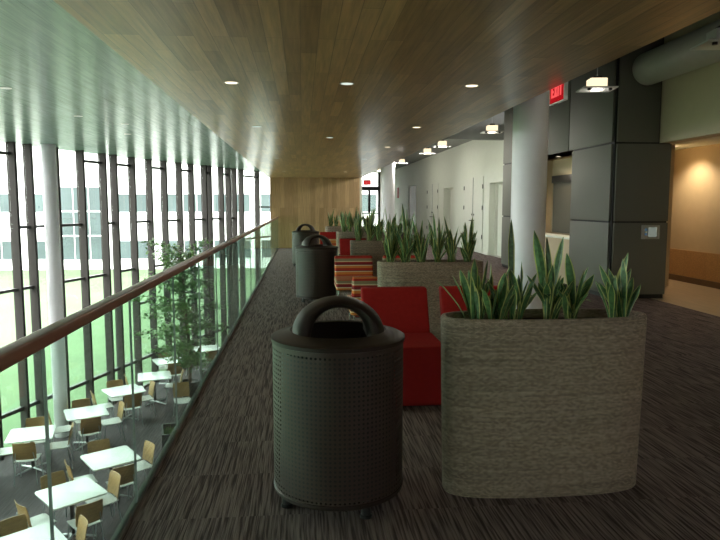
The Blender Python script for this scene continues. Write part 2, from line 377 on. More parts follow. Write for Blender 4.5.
# far end of the hall: glazed door with transom and lit sign
fw = MB(); fw.box(2.1, 3.45, YF, YF+.2, -.35, 3.6).box(4.75, 7.0, YF, YF+.2, -.35, 3.6).box(3.45, 4.75, YF, YF+.2, 3.45, 3.6)
struct(fw, 'wall_far', M['white_wall'])
d = struct(bx(3.45, 3.55, YF+.02, YF+.14, 0, 2.62).box(4.62, 4.75, YF+.02, YF+.14, 0, 3.45).box(3.55, 4.62, YF+.02, YF+.14, 2.38, 2.62).box(3.55, 4.62, YF+.04, YF+.12, .95, 1.02).box(3.55, 4.62, YF+.04, YF+.12, 0, .12), 'door_8', M['dark_frame'])
bx(3.55, 4.62, YF+.07, YF+.08, .12, 2.38).box(3.45, 4.62, YF+.07, YF+.08, 2.62, 3.45).build('door_glass', M['pane'], d)
bx(4.02, 4.16, YF+.05, YF+.11, 1.02, 2.38).build('door_stile', M['fin'], d)

# ------------------------------------------------------------------ dark panelled block, niche, side corridor
BX = 4.86
core = MB(); core.box(BX+.03, 5.80, 9.78, 11.3, 0, 4.2).box(BX+.03, 5.5, 11.3, 15.3, 2.5, 4.2).box(BX+.03, 5.5, 14.25, 15.3, 0, 2.5)
struct(core, 'wall_block', M['black'])
pl = MB()
for z0, z1 in ((.07, 1.215), (1.245, 2.455)):
    pl.box(BX, BX+.03, 9.82, 11.3, z0, z1, bev=.003); pl.box(4.915, 5.81, 9.75, 9.78, z0, z1, bev=.003)
    pl.box(BX, BX+.03, 14.3, 15.3, z0, z1, bev=.003)
for y0, y1 in ((9.82, 11.45), (11.48, 13.4), (13.43, 15.3)): pl.box(BX, BX+.03, y0, y1, 2.485, 4.2, bev=.003)
pl.box(4.915, 5.60, 9.75, 9.78, 2.485, 4.2, bev=.003)
struct(pl, 'wall_panels', M['dark_panel'])
nb = MB(); nb.box(5.68, 6.8, 11.3, 14.4, 0, 2.6).box(5.5, 6.8, 14.25, 14.4, 0, 2.6).box(5.0, 5.06, 11.3, 14.25, 0, .86).box(BX+.03, 5.4, 14.2, 14.25, 0, 2.5)
struct(nb, 'wall_niche', M['beige'])
struct(bx(BX+.04, 6.8, 11.3, 14.25, 2.5, 2.56), 'ceiling_niche', M['beige'])
struct(bx(4.93, 5.3, 11.31, 14.2, .86, .90, bev=.005), 'counter_ledge', M['white_wall'])
sc_ = thing('roller_shade', 'dark olive roller shade pulled down inside the reception niche behind the white column', 'shade', (5.6, 12.85, .9))
bx(-.01, .01, -1.3, 1.1, .0, 1.08).build('cloth', M['shade'], sc_); bx(-.05, .05, -1.32, 1.12, 1.08, 1.24, bev=.01).build('cassette', M['black_metal'], sc_)
struct(bx(5.62, 5.9, YB, 9.775, 2.47, 4.2), 'wall_header', M['header'])
struct(bx(7.5, 7.7, YB, 16, .62, 2.7), 'wall_corridor', M['beige'])
struct(bx(7.46, 7.7, YB, 16, 0, .62), 'trim_1', M['wainscot'])
struct(bx(7.43, 7.46, YB, 16, 0, .11), 'baseboard_corridor', M['brown_base'])
struct(bx(5.75, 7.7, 16, 16.1, 0, 2.7), 'wall_corridor_end', M['beige'])
struct(bx(5.78, 7.7, YB, 16, 2.6, 2.75), 'ceiling_corridor', M['white_wall'])
struct(bx(5.80, 5.83, 9.79, 11.4, 0, 2.6), 'wall_block_side', M['beige'])
wp = thing('control_panel', 'grey wall control plate with pale screen on the dark panelled block', 'control panel', (5.52, 9.75, 1.07))
bx(-.15, .15, -.018, 0, -.11, .11, bev=.004).build('plate', M['plate'], wp)
bx(-.04, .10, -.022, -.018, -.075, .075).build('screen', M['screen_white'], wp)

for z in (-.05, .02): bx(-.10, -.06, -.022, -.018, z, z+.04).build('button', M['screen_blue'], wp)
du = thing('air_duct', 'round grey ventilation duct under the ceiling running into the dark block', 'duct', (5.36, 9.75, 3.60))
MB().tube([(0, 0, 0), (0, -14, 0)], .25, n=40).build('pipe', M['duct'], du)
for y in (-2.4, -4.8, -7.2): MB().tube([(0, y, 0), (0, y-.05, 0)], .256, n=40).build('seam_band', M['duct'], du)

# columns
def column(x, y, z0, z1, r):
    struct(MB().lathe([(0, z0), (r, z0), (r, z1), (0, z1)], n=48), 'column', M['column'], loc=(x, y, 0))
column(3.10, 8.6, 0, 4.2, .235); column(2.80, 21.0, 0, 4.0, .235); column(-5.46, 14.6, ZL, ZT, .15)
column(-9.3, 4.0, ZL, ZT, .15)

# ------------------------------------------------------------------ curtain wall
def along():
    """cumulative polyline"""
    s = [0]
    for a, b in zip(WP, WP[1:]): s.append(s[-1]+math.dist(a, b))
    return s
SS = along()
def at_s(s):
    for i in range(len(WP)-1):
        if s <= SS[i+1] or i == len(WP)-2:
            t = (s-SS[i])/(SS[i+1]-SS[i]); a, b = WP[i], WP[i+1]
            return (a[0]+(b[0]-a[0])*t, a[1]+(b[1]-a[1])*t, math.atan2(b[1]-a[1], b[0]-a[0]))
def s_of_y(y):
    for i in range(len(WP)-1):
        if y <= WP[i+1][1]: return SS[i]+(SS[i+1]-SS[i])*(y-WP[i][1])/(WP[i+1][1]-WP[i][1])
fin_y = [-6.3, -5.4, -4.5, -3.7, -2.8, -1.9, -1.1, -.2, .7, 1.5, 2.4, 3.3, 4.1, 5.0, 5.9, 6.7, 7.6, 8.5, 9.3, 10.2, 11.0, 11.8, 12.6, 13.3, 14.04, 14.48, 15.25, 16.09, 16.91, 17.35, 18.14, 18.93, 19.59, 20.3, 20.91, 21.62, 21.91, 22.64, 23.1, 23.5, 23.99, 25.19, 26.3]
lv = {23: (2.56, -.28), 24: (1.03, -.28), 25: (1.03,), 26: (1.03, -.28), 27: (2.56, -.28), 28: (1.03,), 29: (2.56, -.26), 30: (1.03, -1.26), 31: (2.57, -.28), 32: (1.03,), 33: (2.57, -1.26), 34: (1.03,), 35: (2.57, -.28), 36: (1.03,), 37: (2.57, -.28), 38: (1.03,), 39: (-1.26,), 40: (2.57, .23), 41: (1.42, .23)}
for i in range(len(fin_y)-1):
    s0, s1 = s_of_y(fin_y[i]), s_of_y(fin_y[i+1])
    x, y, a = at_s(s0); x1, y1, a1 = at_s(s1)
    ang = math.atan2(y1-y, x1-x); Ln = math.dist((x, y), (x1, y1))
    # local frame: +x along the wall, -y towards the room
    fin = bx(-.032, .032, -.15, .05, ZL, ZT)
    o = struct(fin, 'window_%d' % (i+1), M['fin'], loc=(x, y, 0), rz=ang)
    bx(.035, Ln-.035, .0, .012, ZL, ZT).build('pane', M['pane'], o)
    for z in lv.get(i, (random.choice((2.56, 1.03)), random.choice((-.28, -1.26)))):
        bx(.035, Ln-.035, -.06, .03, z-.03, z+.03).build('transom', M['transom'], o)
    bx(.035, Ln-.035, -.06, .03, -2.89, -2.81).build('sill_rail', M['transom'], o)
    bx(.035, Ln-.035, -.06, .03, ZL, ZL+.06).build('bottom_rail', M['transom'], o)
# lawn and the building across it
struct(bx(-120, 60, -60, 120, -4.2, -3.95), 'lawn', M['lawn'])
bl = thing('building', 'white two-storey building with dark window bands across the lawn', 'building', (0, 56, -3.95))
bw = MB(); bw.box(-75, 22, 0, 12, 0, 10.4); bw.box(-75.2, 22.2, -.25, 12.2, 10.4, 10.7); bw.box(-75, 22, -.02, 0, 0, .45)
bw.build('wall', M['facade'], bl)
bx(-27, -15, 2, 10, 10.7, 13).build('roof_plant_room', M['facade'], bl)
def fwin(x0, x1, z0, z1, nx=1, nz=1):
    f = MB(); t = .06
    f.box(x0, x1, -.10, -.0, z0, z0+t).box(x0, x1, -.10, -.0, z1-t, z1)
    for k in range(nx+1):
        xx = x0+(x1-x0)*k/nx; f.box(xx-t/2, xx+t/2, -.10, 0, z0+t, z1-t)
    for k in range(1, nz):
        zz = z0+(z1-z0)*k/nz; f.box(x0, x1, -.11, -.01, zz-t, zz+t)
    o = f.build('window', M['facade_mullion'], bl)
    bx(x0, x1, -.06, -.04, z0, z1).build('pane', M['facade_glass'], o)
xx = -60
k = 0
while xx < 20:
    wd = (2.3, 3.1, 1.6)[k % 3]
    if not (-23.2-wd < xx < -16.2):
        for z0 in (.85, 4.80): fwin(xx, xx+wd, z0, z0+1.62, 2 if wd > 2 else 1)
        xx += wd+(.25, .9, .3)[k % 3]; k += 1
    else: xx = -16.0
fwin(-20.4, -16.6, .78, 7.0, 3, 3)
fwin(-23.0, -20.9, .85, 2.47, 1); fwin(-23.0, -20.9, 4.8, 6.42, 1)
# lower-level far wing end seen past the rail
# ------------------------------------------------------------------ balustrade
ra = thing('glass_railing', 'glass balustrade with wooden handrail along the balcony edge', 'railing', (-.84, 0, 0))
MB().box(-.026, .026, YB, 22.5, 1.048, 1.094, bev=.008, seg=3).build('handrail', M['rail_wood'], ra)
bx(-.028, .0095, YB, 22.5, -.30, .012, bev=.002).build('base_channel', M['alu'], ra)
y = YB; seams = [-5, -4.18, -3.13, -2.08, -1.03, .02, 1.07, 2.12, 3.17, 4.22, 5.26, 6.30, 7.35, 8.4, 9.45, 10.5, 11.55, 12.6, 13.65, 14.7, 15.75, 16.8, 17.85, 18.9, 19.95, 21.0, 22.5]
for a, b in zip(seams, seams[1:]):
    g = MB(); g.box(-.005, .005, a+.003, b-.003, .012, 1.05)
    for f in g.bm.faces: f.material_index = 0 if abs(f.calc_center_median().x) > .004 else 1
    g.build('glass_panel', [M['balustrade'], M['glass_edge']], ra)

# ------------------------------------------------------------------ litter bins
def make_bin(label):
    t = thing('litter_bin', label, 'bin')
    r, z0, z1 = .332, .065, .838
    MB().lathe([(r, z0), (r, z1)], n=96, uscale=(92, 0, 34.5)).build('body', M['bin'], t, sharp=60)
    MB().lathe([(0, z0), (r, z0), (r+.004, z0+.02), (r-.004, z0+.03)], n=64).build('bottom_rim', M['bin_solid'], t)
    # lid: flat annular shoulder with rolled rim, open mouth under the hood
    MB().lathe([(r-.006, z1-.02), (r+.006, z1-.015), (r+.008, z1+.004), (r-.006, z1+.012), (r-.03, z1+.010), (.245, z1+.035), (.232, z1+.03), (.225, z1-.05)], n=64).build('lid', M['bin_solid'], t)
    MB().lathe([(.285, .775), (.30, .09), (.0, .07)], n=48).build('liner', M['liner'], t)
    # hood: domed arch, broad at its springing, open to front and back
    P = []
    nt_, nc = 40, 16
    for i in range(nt_+1):
        a = PI*i/nt_; ca, sa = math.cos(a), math.sin(a)
        Ro, Ri = (.235, .190), (.139, .143)
        w_ = .10+.05*(1-sa)                   # half depth along y
        ring = []
        cx_o, cz_o = Ro[0]*ca, Ro[1]*sa
        cx_i, cz_i = Ri[0]*ca, Ri[1]*sa
        mx_, mz_ = (cx_o+cx_i)/2, (cz_o+cz_i)/2
        hx, hz = (cx_o-cx_i)/2, (cz_o-cz_i)/2
        for j in range(nc+1):
            q = 2*PI*j/nc; cq, sq = math.cos(q), math.sin(q)
            # half-dome section: outer face bulges, inner face is flat
            k = cq if cq > 0 else max(-1, cq*1.6)
            ring.append((mx_+hx*k, sq*w_*(1.0 if cq < .3 else 1.0), z1+.012+mz_+hz*k))
        P.append(ring)
    MB().grid(P).build('hood', M['bin_solid'], t, sharp=50)
    for q in range(4):
        a = R(-66)+q*PI/2
        MB().lathe([(0, 0), (.030, 0), (.030, .01), (.024, .015), (.019, .075)], n=16, cx=.29*math.cos(a), cy=.29*math.sin(a)).build('foot', M['black_metal'], t)
    return t
b0 = make_bin('black perforated metal litter bin with arched hood, beside the first planter')
b0.location = (.177, 3.21, 0)
clone(b0, (.225, 10.08, 0), .3, 'black perforated litter bin halfway down the balcony, beside the striped chairs')
clone(b0, (.08, 15.9, 0), -.2, 'black litter bin farther down the balcony, half hidden behind another bin')

# ------------------------------------------------------------------ planters and snake plants
def stadium(hx, hy, n=16):
    """softly squared oval"""
    pts = []; m = 4*n; ex = 2/2.7
    for i in range(m):
        a = 2*PI*i/m; c, q = math.cos(a), math.sin(a)
        pts.append((hx*math.copysign(abs(c)**ex, c), hy*math.copysign(abs(q)**ex, q)))
    return pts
HX, HY, PH = .545, .170, .932
def make_planter(label):
    t = thing('planter', label, 'planter', group=None)
    o = stadium(HX, HY, 20); n = len(o)
    per = [0]
    for a, b in zip(o, o[1:]+o[:1]): per.append(per[-1]+math.dist(a, b))
    def ringp(sc, z, pts=o): return [(x*(HX-sc)/HX, y*(HY-sc)/HY, z) for x, y in pts]
    prof = [(.024, .0), (.018, .01), (.012, .3), (.006, .6), (.0, PH-.012), (.006, PH), (.022, PH), (.028, PH-.012), (.028, PH-.12)]
    P = [[ringp(s, z)[i] for s, z in prof] for i in range(n)]
    V = [0, .01, .3, .6, PH-.012, PH, PH+.016, PH+.03, PH+.13]
    MB().grid(P, closed_u=True, uv=lambda i, j: (per[i], V[j])).build('basket', M['wicker'], t, sharp=50)
    MB().prism(stadium(HX-.03, HY-.03), PH-.12, PH-.045).build('soil', M['soil'], t)
    return t
PY = [3.213, 6.42, 10.28, 13.80, 17.15]
PX = [1.258, 1.30, 1.31, 1.27, 1.16]
pnames = ['first planter from the camera end', 'second planter from the camera end', 'third planter from the camera end', 'fourth planter from the camera end', 'fifth planter at the wood wall end']
plan = ['tall oval woven grey-brown planter standing beside the perforated bin', 'oval woven planter standing behind the red lounge chairs', 'oval woven planter standing behind the striped chairs', 'oval woven planter standing fourth in the row, behind a red chair', 'oval woven planter standing last in the row, next to the wood wall']
p0 = make_planter(plan[0]); p0['group'] = 'woven planters'
for i in range(5):
    t = p0 if i == 0 else clone(p0, (0, 0, 0), 0, plan[i], 'woven planters')
    t.location = (PX[i], PY[i], 0)
def leaf(mb, base, tip, w, rnd):
    """sword leaf: base -> tip, channelled section, pale margins"""
    b = Vector(base); t = Vector(tip); h = t-b
    out = Vector((h.x, h.y, 0))
    side = Vector((-out.y, out.x, 0))
    if side.length < 1e-3: side = Vector((1, 0, 0))
    side.normalize()
    tw0 = rnd.uniform(-.9, .9); nseg = 12; arch = out.length > h.z*.85 and out.length > .17
    P = []
    for k in range(nseg+1):
        u = k/nseg
        p = b+Vector((out.x*u**1.6, out.y*u**1.6, h.z*(u if h.z > .16 else math.sin(u*PI*.62)*1.05)))
        wk = 1.2*w*(.40+1.02*u)*(1 if u < .55 else max(0.03, 1-((u-.55)/.45)**2.4))
        tw = tw0+u*rnd.uniform(.2, .5)
        s = (side+Vector((0, 0, .9))).normalized() if arch else Matrix.Rotation(tw, 3, 'Z') @ side
        nrm = h.cross(s).normalized() if arch else Vector((0, 0, 1)).cross(s).normalized()
        P.append([p+s*wk*q+nrm*wk*(.35*(abs(q)-.5)) for q in (-.5, -.37, 0, .37, .5)])
    V = [[mb.bm.verts.new(p) for p in row] for row in P]
    for k in range(nseg):
        for j in range(4):
            f = mb.bm.faces.new((V[k][j], V[k][j+1], V[k+1][j+1], V[k+1][j])); f.material_index = 1 if j in (0, 3) else 0
Z0 = PH-.045
def plant(x, y, leaves, label, seed):
    rnd = random.Random(seed); mb = MB()
    for dx, h, dy, w in leaves:
        q = rnd.uniform(0, 6.28); r = rnd.uniform(.005, .035)
        leaf(mb, (r*math.cos(q)+dx*.12, r*math.sin(q)*.8+dy*.1, -.01), (dx, dy, h), w, rnd)
    o = mb.build('snake_plant', [M['leaf'], M['leaf_edge']], loc=(x, y, Z0), fixn=False)
    return tag(o, label, 'plant', 'snake plants in the woven planters')
rp = random.Random(3)
S = .00515
first = [   # clump x in the photo frame, leaf tips as (dx px, height px)
    (471, [(-4, 58), (-18, 46), (-42, 36), (8, 56), (-10, 46), (16, 34), (-24, 40), (3, 40)]),
    (491, [(-5, 52), (8, 36), (10, 50), (-12, 38), (4, 44), (17, 30)]),
    (512, [(-5, 96), (4, 54), (19, 42), (-10, 46), (14, 30), (-17, 36), (2, 40)]),
    (548, [(-21, 85), (-3, 78), (0, 50), (13, 78), (-14, 32), (-8, 38), (9, 40), (-26, 40)]),
    (570, [(-8, 62), (14, 48), (22, 40), (8, 45), (-10, 32), (3, 30)]),
    (617, [(-20, 50), (-11, 47), (0, 57), (10, 62), (22, 30), (5, 48), (-6, 40), (15, 46)])]
for i, (px, lv_) in enumerate(first):
    x = 1.262+(px-541)*S
    lf = [(dx*S, h*S+.045, rp.uniform(-.05, .05), rp.uniform(.032, .046)) for dx, h in lv_]
    ex = [(rp.uniform(-.12, .12), rp.uniform(.12, .24), rp.uniform(-.09, .09), rp.uniform(.03, .04)) for _ in range(10)]
    plant(x, 3.215+rp.uniform(-.03, .03), lf+ex, 'variegated snake plant, %s clump counted from the bin side of the first planter' % ordinal(i), 10+i)
for p in range(1, 5):
    n = 6
    for i in range(n):
        x = PX[p]-.40+.80*i/(n-1)+rp.uniform(-.03, .03)
        lf = []
        for _ in range(24 if p < 3 else 15):
            h = rp.choice((.14, .18, .22, .26, .3, .3, .34, .40))*rp.uniform(.85, 1.1)+.045
            if rp.random() < .12: h += .16
            lf.append((rp.uniform(-.115, .115), h, rp.uniform(-.10, .10), rp.uniform(.026, .038)))
        plant(x, PY[p]+rp.uniform(-.03, .03), lf, 'snake plant, %s clump from the railing side in the %s planter' % (ordinal(i), ordinal(p)), 100+p*10+i)

# ------------------------------------------------------------------ lounge chairs
def cushion(mb, P, bev):
    """box from 8 corners: P[(x,y,z) bits]"""
    vs = [mb.bm.verts.new(p) for p in P]
    fs = [mb.bm.faces.new([vs[i] for i in f]) for f in [(0, 2, 3, 1), (4, 5, 7, 6), (0, 1, 5, 4), (2, 6, 7, 3), (0, 4, 6, 2), (1, 3, 7, 5)]]
    es = list({e for f in fs for e in f.edges})
    bmesh.ops.bevel(mb.bm, geom=es, offset=bev, segments=3, profile=.6, affect='EDGES')
    # v = height + run, so woven bands cross the seat and climb the back
    for f in mb.bm.faces:
        for lp in f.loops: lp[mb.uv].uv = (lp.vert.co.x, lp.vert.co.z-(lp.vert.co.y if abs(f.normal.z) > .8 else 0))
    return mb
def corners(x0, x1, yb0, yb1, yt0, yt1, z0, z1): return [(x0, yb0, z0), (x1, yb0, z0), (x0, yb1, z0), (x1, yb1, z0), (x0, yt0, z1), (x1, yt0, z1), (x0, yt1, z1), (x1, yt1, z1)]
def make_red(label):
    t = thing('lounge_chair', label, 'chair', group='lounge chairs among the planters'); hw = .285
    cushion(MB(), corners(-hw, hw, -.30, .26, -.30, .26, .01, .455), .018).build('seat', M['red'], t)
    cushion(MB(), corners(-hw+.004, hw-.004, .22, .38, .46, .57, .28, .80), .022).build('backrest', M['red'], t)
    bx(-hw+.03, hw-.03, -.27, .36, 0, .012).build('plinth', M['black_metal'], t)
    bx(-hw-.03, -hw-.004, .20, .26, .0, .50, bev=.006).build('side_bracket', M['black_metal'], t)
    return t
def make_striped(label, mat):
    t = thing('lounge_chair', label, 'chair', group='lounge chairs among the planters'); hw = .30
    cushion(MB(), corners(-hw, hw, -.32, .30, -.32, .30, .29, .44), .03).build('seat', mat, t)
    cushion(MB(), corners(-hw+.01, hw-.01, .20, .36, .34, .46, .34, .73), .03).build('backrest', mat, t)
    f = MB(); f.tube([(-hw+.04, -.26, .27), (hw-.04, -.26, .27), (hw-.04, .26, .27), (-hw+.04, .26, .27), (-hw+.04, -.26, .27)], .014).build('frame', M['chrome'], t)
    for sx in (-1, 1):
        for yy in (-.26, .26): MB().tube([(sx*(hw-.04), yy, .28), (sx*(hw-.04), yy, .0)], .014).build('leg', M['chrome'], t)
    return t
r0 = make_red('bright red armless lounge chair with a solid base, just behind the perforated bin')
r0.location = (.775, 4.88, 0)
r = clone(r0, (1.455, 4.88, 0), 0, 'red lounge chair mostly hidden behind the first planter, beside another red chair')
s0 = make_striped('striped orange and red lounge chair facing the camera, backed by the third planter', M['stripe'])
s0.location = (.775, 9.33, 0)
clone(s0, (1.52, 9.34, 0), 0, 'striped lounge chair glimpsed through the plants of the second planter')
clone(s0, (.82, 7.22, 0), PI, 'striped lounge chair seen from behind, directly behind the red lounge chair')
clone(r0, (1.06, 12.9, 0), 0, 'red lounge chair facing the camera, backed by the fourth planter')
o0 = make_striped('orange lounge chair seen from behind, between the fourth and fifth planters', M['stripe_orange'])
o0.location = (.86, 15.0, 0); o0.rotation_euler.z = PI
clone(r0, (.74, 16.2, 0), 0, 'red lounge chair backed by the last planter, above the far bins')

# ------------------------------------------------------------------ lower cafe
def make_table(label):
    t = thing('cafe_table', label, 'table', group='white cafe tables on the lower floor'); h = .415
    pts = []
    for cx, cy, a0 in ((h-.06, h-.06, 0), (-h+.06, h-.06, 90), (-h+.06, -h+.06, 180), (h-.06, -h+.06, 270)):
        for k in range(5): a = R(a0+k*22.5); pts.append((cx+.06*math.cos(a), cy+.06*math.sin(a)))
    MB().prism(pts, .715, .74, bev=.004).build('tabletop', M['table_top'], t)
    MB().lathe([(.03, .02), (.03, .70), (.11, .70), (.11, .715), (0, .715)], n=20).build('pedestal', M['black_metal'], t)
    for k in range(4):
        a = PI/4+k*PI/2; c, s_ = math.cos(a), math.sin(a)
        MB().tube([(.02*c, .02*s_, .055), (.33*c, .33*s_, .028), (.36*c, .36*s_, .012)], [.022, .015, .012], n=8).build('foot', M['steel'], t)
    return t
def make_chair(label):
    """facing +y (towards its table): backrest at -y"""
    t = thing('cafe_chair', label, 'chair', group='plywood cafe chairs on the lower floor')
    P = []
    for i in range(11):
        u = i/10-.5
        row = []
        for v, (yy, zz, hw) in enumerate([(-.24, .82, .185), (-.225, .78, .195), (-.20, .66, .20), (-.18, .54, .195), (-.165, .48, .19)]):
            row.append((u*2*hw, yy-.03*(1-(2*u)**2), zz))
        P.append(row)
    def thick(P, d):
        mb = MB(); mb.grid(P); Q = [[(p[0]+d[0], p[1]+d[1], p[2]+d[2]) for p in row] for row in P]; mb.grid(Q)
        nu, nv = len(P), len(P[0])
        rim = [(i, 0) for i in range(nu)]+[(nu-1, j) for j in range(1, nv)]+[(i, nv-1) for i in range(nu-2, -1, -1)]+[(0, j) for j in range(nv-2, 0, -1)]
        for a, b in zip(rim, rim[1:]+rim[:1]):
            mb.bm.faces.new([mb.bm.verts.new(q) for q in (P[a[0]][a[1]], P[b[0]][b[1]], Q[b[0]][b[1]], Q[a[0]][a[1]])])
        bmesh.ops.remove_doubles(mb.bm, verts=mb.bm.verts, dist=1e-5); return mb
    thick(P, (0, -.012, 0)).build('backrest', M['ply'], t)
    P = [[((i/8-.5)*2*hw, yy, zz-.012*(1-abs(i/4-1))) for yy, zz, hw in [(-.20, .455, .19), (-.1, .445, .20), (.05, .445, .205), (.16, .448, .20), (.20, .435, .19)]] for i in range(9)]
    thick(P, (0, 0, -.012)).build('seat', M['seat_pale'], t)
    for s_ in (-1, 1):
        MB().tube([(s_*.17, .16, .43), (s_*.20, .20, .0)], .010, n=8).build('leg', M['steel'], t)
        MB().tube([(s_*.17, -.17, .43), (s_*.20, -.24, .0)], .010, n=8).build('leg', M['steel'], t)
    f = MB()
    for s_ in (-1, 1): f.tube([(s_*.17, .16, .425), (s_*.17, -.17, .425), (s_*.165, -.21, .50), (s_*.15, -.235, .62)], .009, n=8)
    f.build('frame', M['steel'], t); return t
# (name, centre, angle, row text, chairs as edge index: 0 +x, 1 +y, 2 -x, 3 -y in the table's own frame)
TB = [((-3.66, 8.44), 38, 'first table of the balcony-side row', (0, 1, 2, 3)),
      ((-3.63, 9.96), 40, 'second table of the balcony-side row', (0, 1, 2, 3)),
      ((-3.43, 11.34), 34, 'third table of the balcony-side row', (0, 1, 2, 3)),
      ((-5.98, 11.55), 22, 'first table of the window row', (1, 3)),
      ((-5.33, 12.70), 14, 'second table of the window row', (0, 1, 2, 3)),
      ((-4.70, 13.96), 25, 'third table of the window row, by the slim column', (0, 1, 2, 3)),
      ((-4.34, 15.58), 34, 'fourth table of the window row', (0, 1, 2, 3)),
      ((-3.90, 16.86), 14, 'fifth table of the window row, before the tree', (0, 2)),
      ((-3.86, 18.55), 25, 'sixth table of the window row, beyond the tree', (1, 3)),
      ((-3.00, 20.05), 22, 'seventh table of the window row', (0, 2, 3))]
t0 = make_table('x'); c0 = make_chair('x')
side = ['far', 'window-facing', 'outer', 'near']
first_c = True
for i, ((x, y), deg, text, ch) in enumerate(TB):
    lab = 'square white cafe table, ' + text
    t = t0 if i == 0 else clone(t0, (0, 0, 0), 0, lab)
    t['label'] = lab; t.location = (x, y, ZL); t.rotation_euler.z = R(deg)
    for e in ch:
        a = R(deg)+e*PI/2; dd = .47+.04*random.random()
        # compass wording by where the chair really stands
        dx, dy = math.cos(a), math.sin(a)
        where = ('far' if dy > 0 else 'near')+(' balcony' if dx > 0 else ' window')+' side'
        lb = 'plywood cafe chair on the %s of the %s' % (where, text.split(',')[0])
        c = c0 if first_c else clone(c0, (0, 0, 0), 0, lb)
        first_c = False
        c['label'] = lb; c.location = (x+dx*dd, y+dy*dd, ZL); c.rotation_euler.z = a+PI/2+random.uniform(-.12, .12)
c = clone(c0, (-2.95, 15.6, ZL), R(200), 'single plywood cafe chair standing alone by the balcony edge below the tree')
# greenery on the lower floor
bp_ = thing('box_planter', 'small dark box planter on the lower floor under the balcony edge', 'planter', (-2.82, 13.42, ZL), R(12))
g = MB(); g.box(-.17, .17, -.36, -.33, 0, .5).box(-.17, .17, .33, .36, 0, .5).box(-.17, -.14, -.33, .33, 0, .5).box(.14, .17, -.33, .33, 0, .5).box(-.14, .14, -.33, .33, 0, .38)
g.build('box', M['planter_dark'], bp_)
rg = random.Random(5); g = MB()
for _ in range(160):
    x, y = rg.uniform(-.13, .13), rg.uniform(-.31, .31); h = rg.uniform(.05, .12); q = rg.uniform(0, 6.3)
    a = Vector((math.cos(q), math.sin(q), 0))*.012; tip = Vector((x+rg.uniform(-.04, .04), y+rg.uniform(-.04, .04), .38+h))
    vs = [g.bm.verts.new(Vector((x, y, .375))+a), g.bm.verts.new(Vector((x, y, .375))-a), g.bm.verts.new(tip)]; g.bm.faces.new(vs)
tag(g.build('grass', M['grass_small'], bp_, fixn=False), kind='stuff')
tr = thing('indoor_tree', 'slender leafy green tree growing indoors between the cafe tables', 'tree', (-3.10, 17.45, ZL))
MB().lathe([(0, 0), (.20, 0), (.26, .42), (.24, .42), (.22, .36), (0, .36)], n=28).build('pot', M['planter_dark'], tr)
rt = random.Random(11)
tk = MB(); br_pts = []
tk.tube([(0, 0, .3), (.03, .02, 1.2), (-.05, .0, 2.2), (-.12, .05, 3.2), (-.15, .05, 4.0)], [.05, .042, .034, .022, .01], n=10)
for k in range(44):
    z = .75+3.25*(k/44)+rt.uniform(-.08, .08); q = k*2.4+rt.uniform(-.3, .3)
    ln = (1.15 if 1.2 < z < 3.4 else .85)*rt.uniform(.6, 1.05)
    b0_ = Vector((-.05*(z/2), 0, z)); e = b0_+Vector((math.cos(q)*ln-.14, math.sin(q)*ln, rt.uniform(.1, .35))); mid = (b0_+e)/2+Vector((0, 0, .10))
    tk.tube([b0_, mid, e], [.014, .009, .004], n=5); br_pts.append((b0_, mid, e))
tk.build('trunk', M['bark'], tr)
lf = MB()
for b_, m_, e_ in br_pts:
    for k in range(150):
        u = rt.random()**.7
        p = (b_*(1-u)**2+m_*2*u*(1-u)+e_*u*u)+Vector((rt.gauss(0, .11), rt.gauss(0, .11), rt.gauss(0, .06)))
        d = Vector((rt.uniform(-1, 1), rt.uniform(-1, 1), rt.uniform(-.7, .2))).normalized()
        s_ = d.cross(Vector((rt.uniform(-.4, .4), rt.uniform(-.4, .4), 1))).normalized(); l_ = rt.uniform(.08, .14); w_ = l_*.30
        q = [p, p+d*l_*.5+s_*w_, p+d*l_, p+d*l_*.5-s_*w_]
        lf.bm.faces.new([lf.bm.verts.new(v) for v in q])
lf.build('foliage', M['tree_leaf'], tr, fixn=False)

# ------------------------------------------------------------------ lamps and signs
def lamp(kind, name, loc, energy, col, size=.1, rot=(0, 0, 0), spot=None):
    l = bpy.data.lights.new(name, kind); l.energy = energy; l.color = col
    if kind == 'AREA': l.shape = 'DISK'; l.size = size
    else: l.shadow_soft_size = size
    if spot: l.spot_size = R(spot); l.spot_blend = .6
    o = bpy.data.objects.new(name, l); COL.objects.link(o); o.location = loc; o.rotation_euler = rot; return o
WARM = (1, .80, .55)
def downlight(x, y, z, label, mat, energy, group, col=WARM):
    t = thing('downlight', label, 'ceiling light', (x, y, z), 0, group)
    MB().lathe([(.058, -.002), (.060, -.004), (.050, -.004), (.046, .0)], n=28).build('ring', M['lamp_white'], t)
    MB().lathe([(0, -.002), (.048, -.002)], n=24).build('lens', mat, t)
    if energy: lamp('SPOT', 'downlight_beam', (x, y, z-.03), energy, col, .05, spot=135)
    return t
for i, (x, y, a) in enumerate([(-.54, 5.18, 1), (.36, 5.14, 0), (1.36, 5.14, 1), (-.54, 8.0, 0), (1.41, 7.9, 1), (.4, 9.2, 0), (1.41, 10.6, 1), (-.5, 13.3, 0), (1.3, 13.4, 0), (1.25, 18.6, 1), (-.5, 18.4, 0)]):
    downlight(x, y, 2.45, 'small round recessed downlight in the wood ceiling, %s from the camera end' % ordinal(i), M['downlight'] if a else M['downlight_cool'], 5 if a else 0, 'downlights in the wood ceiling')
for i, (x, y) in enumerate([(-3.28, 7.64), (-3.26, 9.91), (-2.83, 10.8), (-3.18, 12.3)]):  # two of these dim glowing discs stand in for sprinkler heads
    downlight(x, y, ZT, 'small round fitting drawn as a downlight in the pale green ceiling, %s from the camera end' % ordinal(i), M['downlight_cool'], 0, 'downlights and sprinkler heads in the green ceiling')
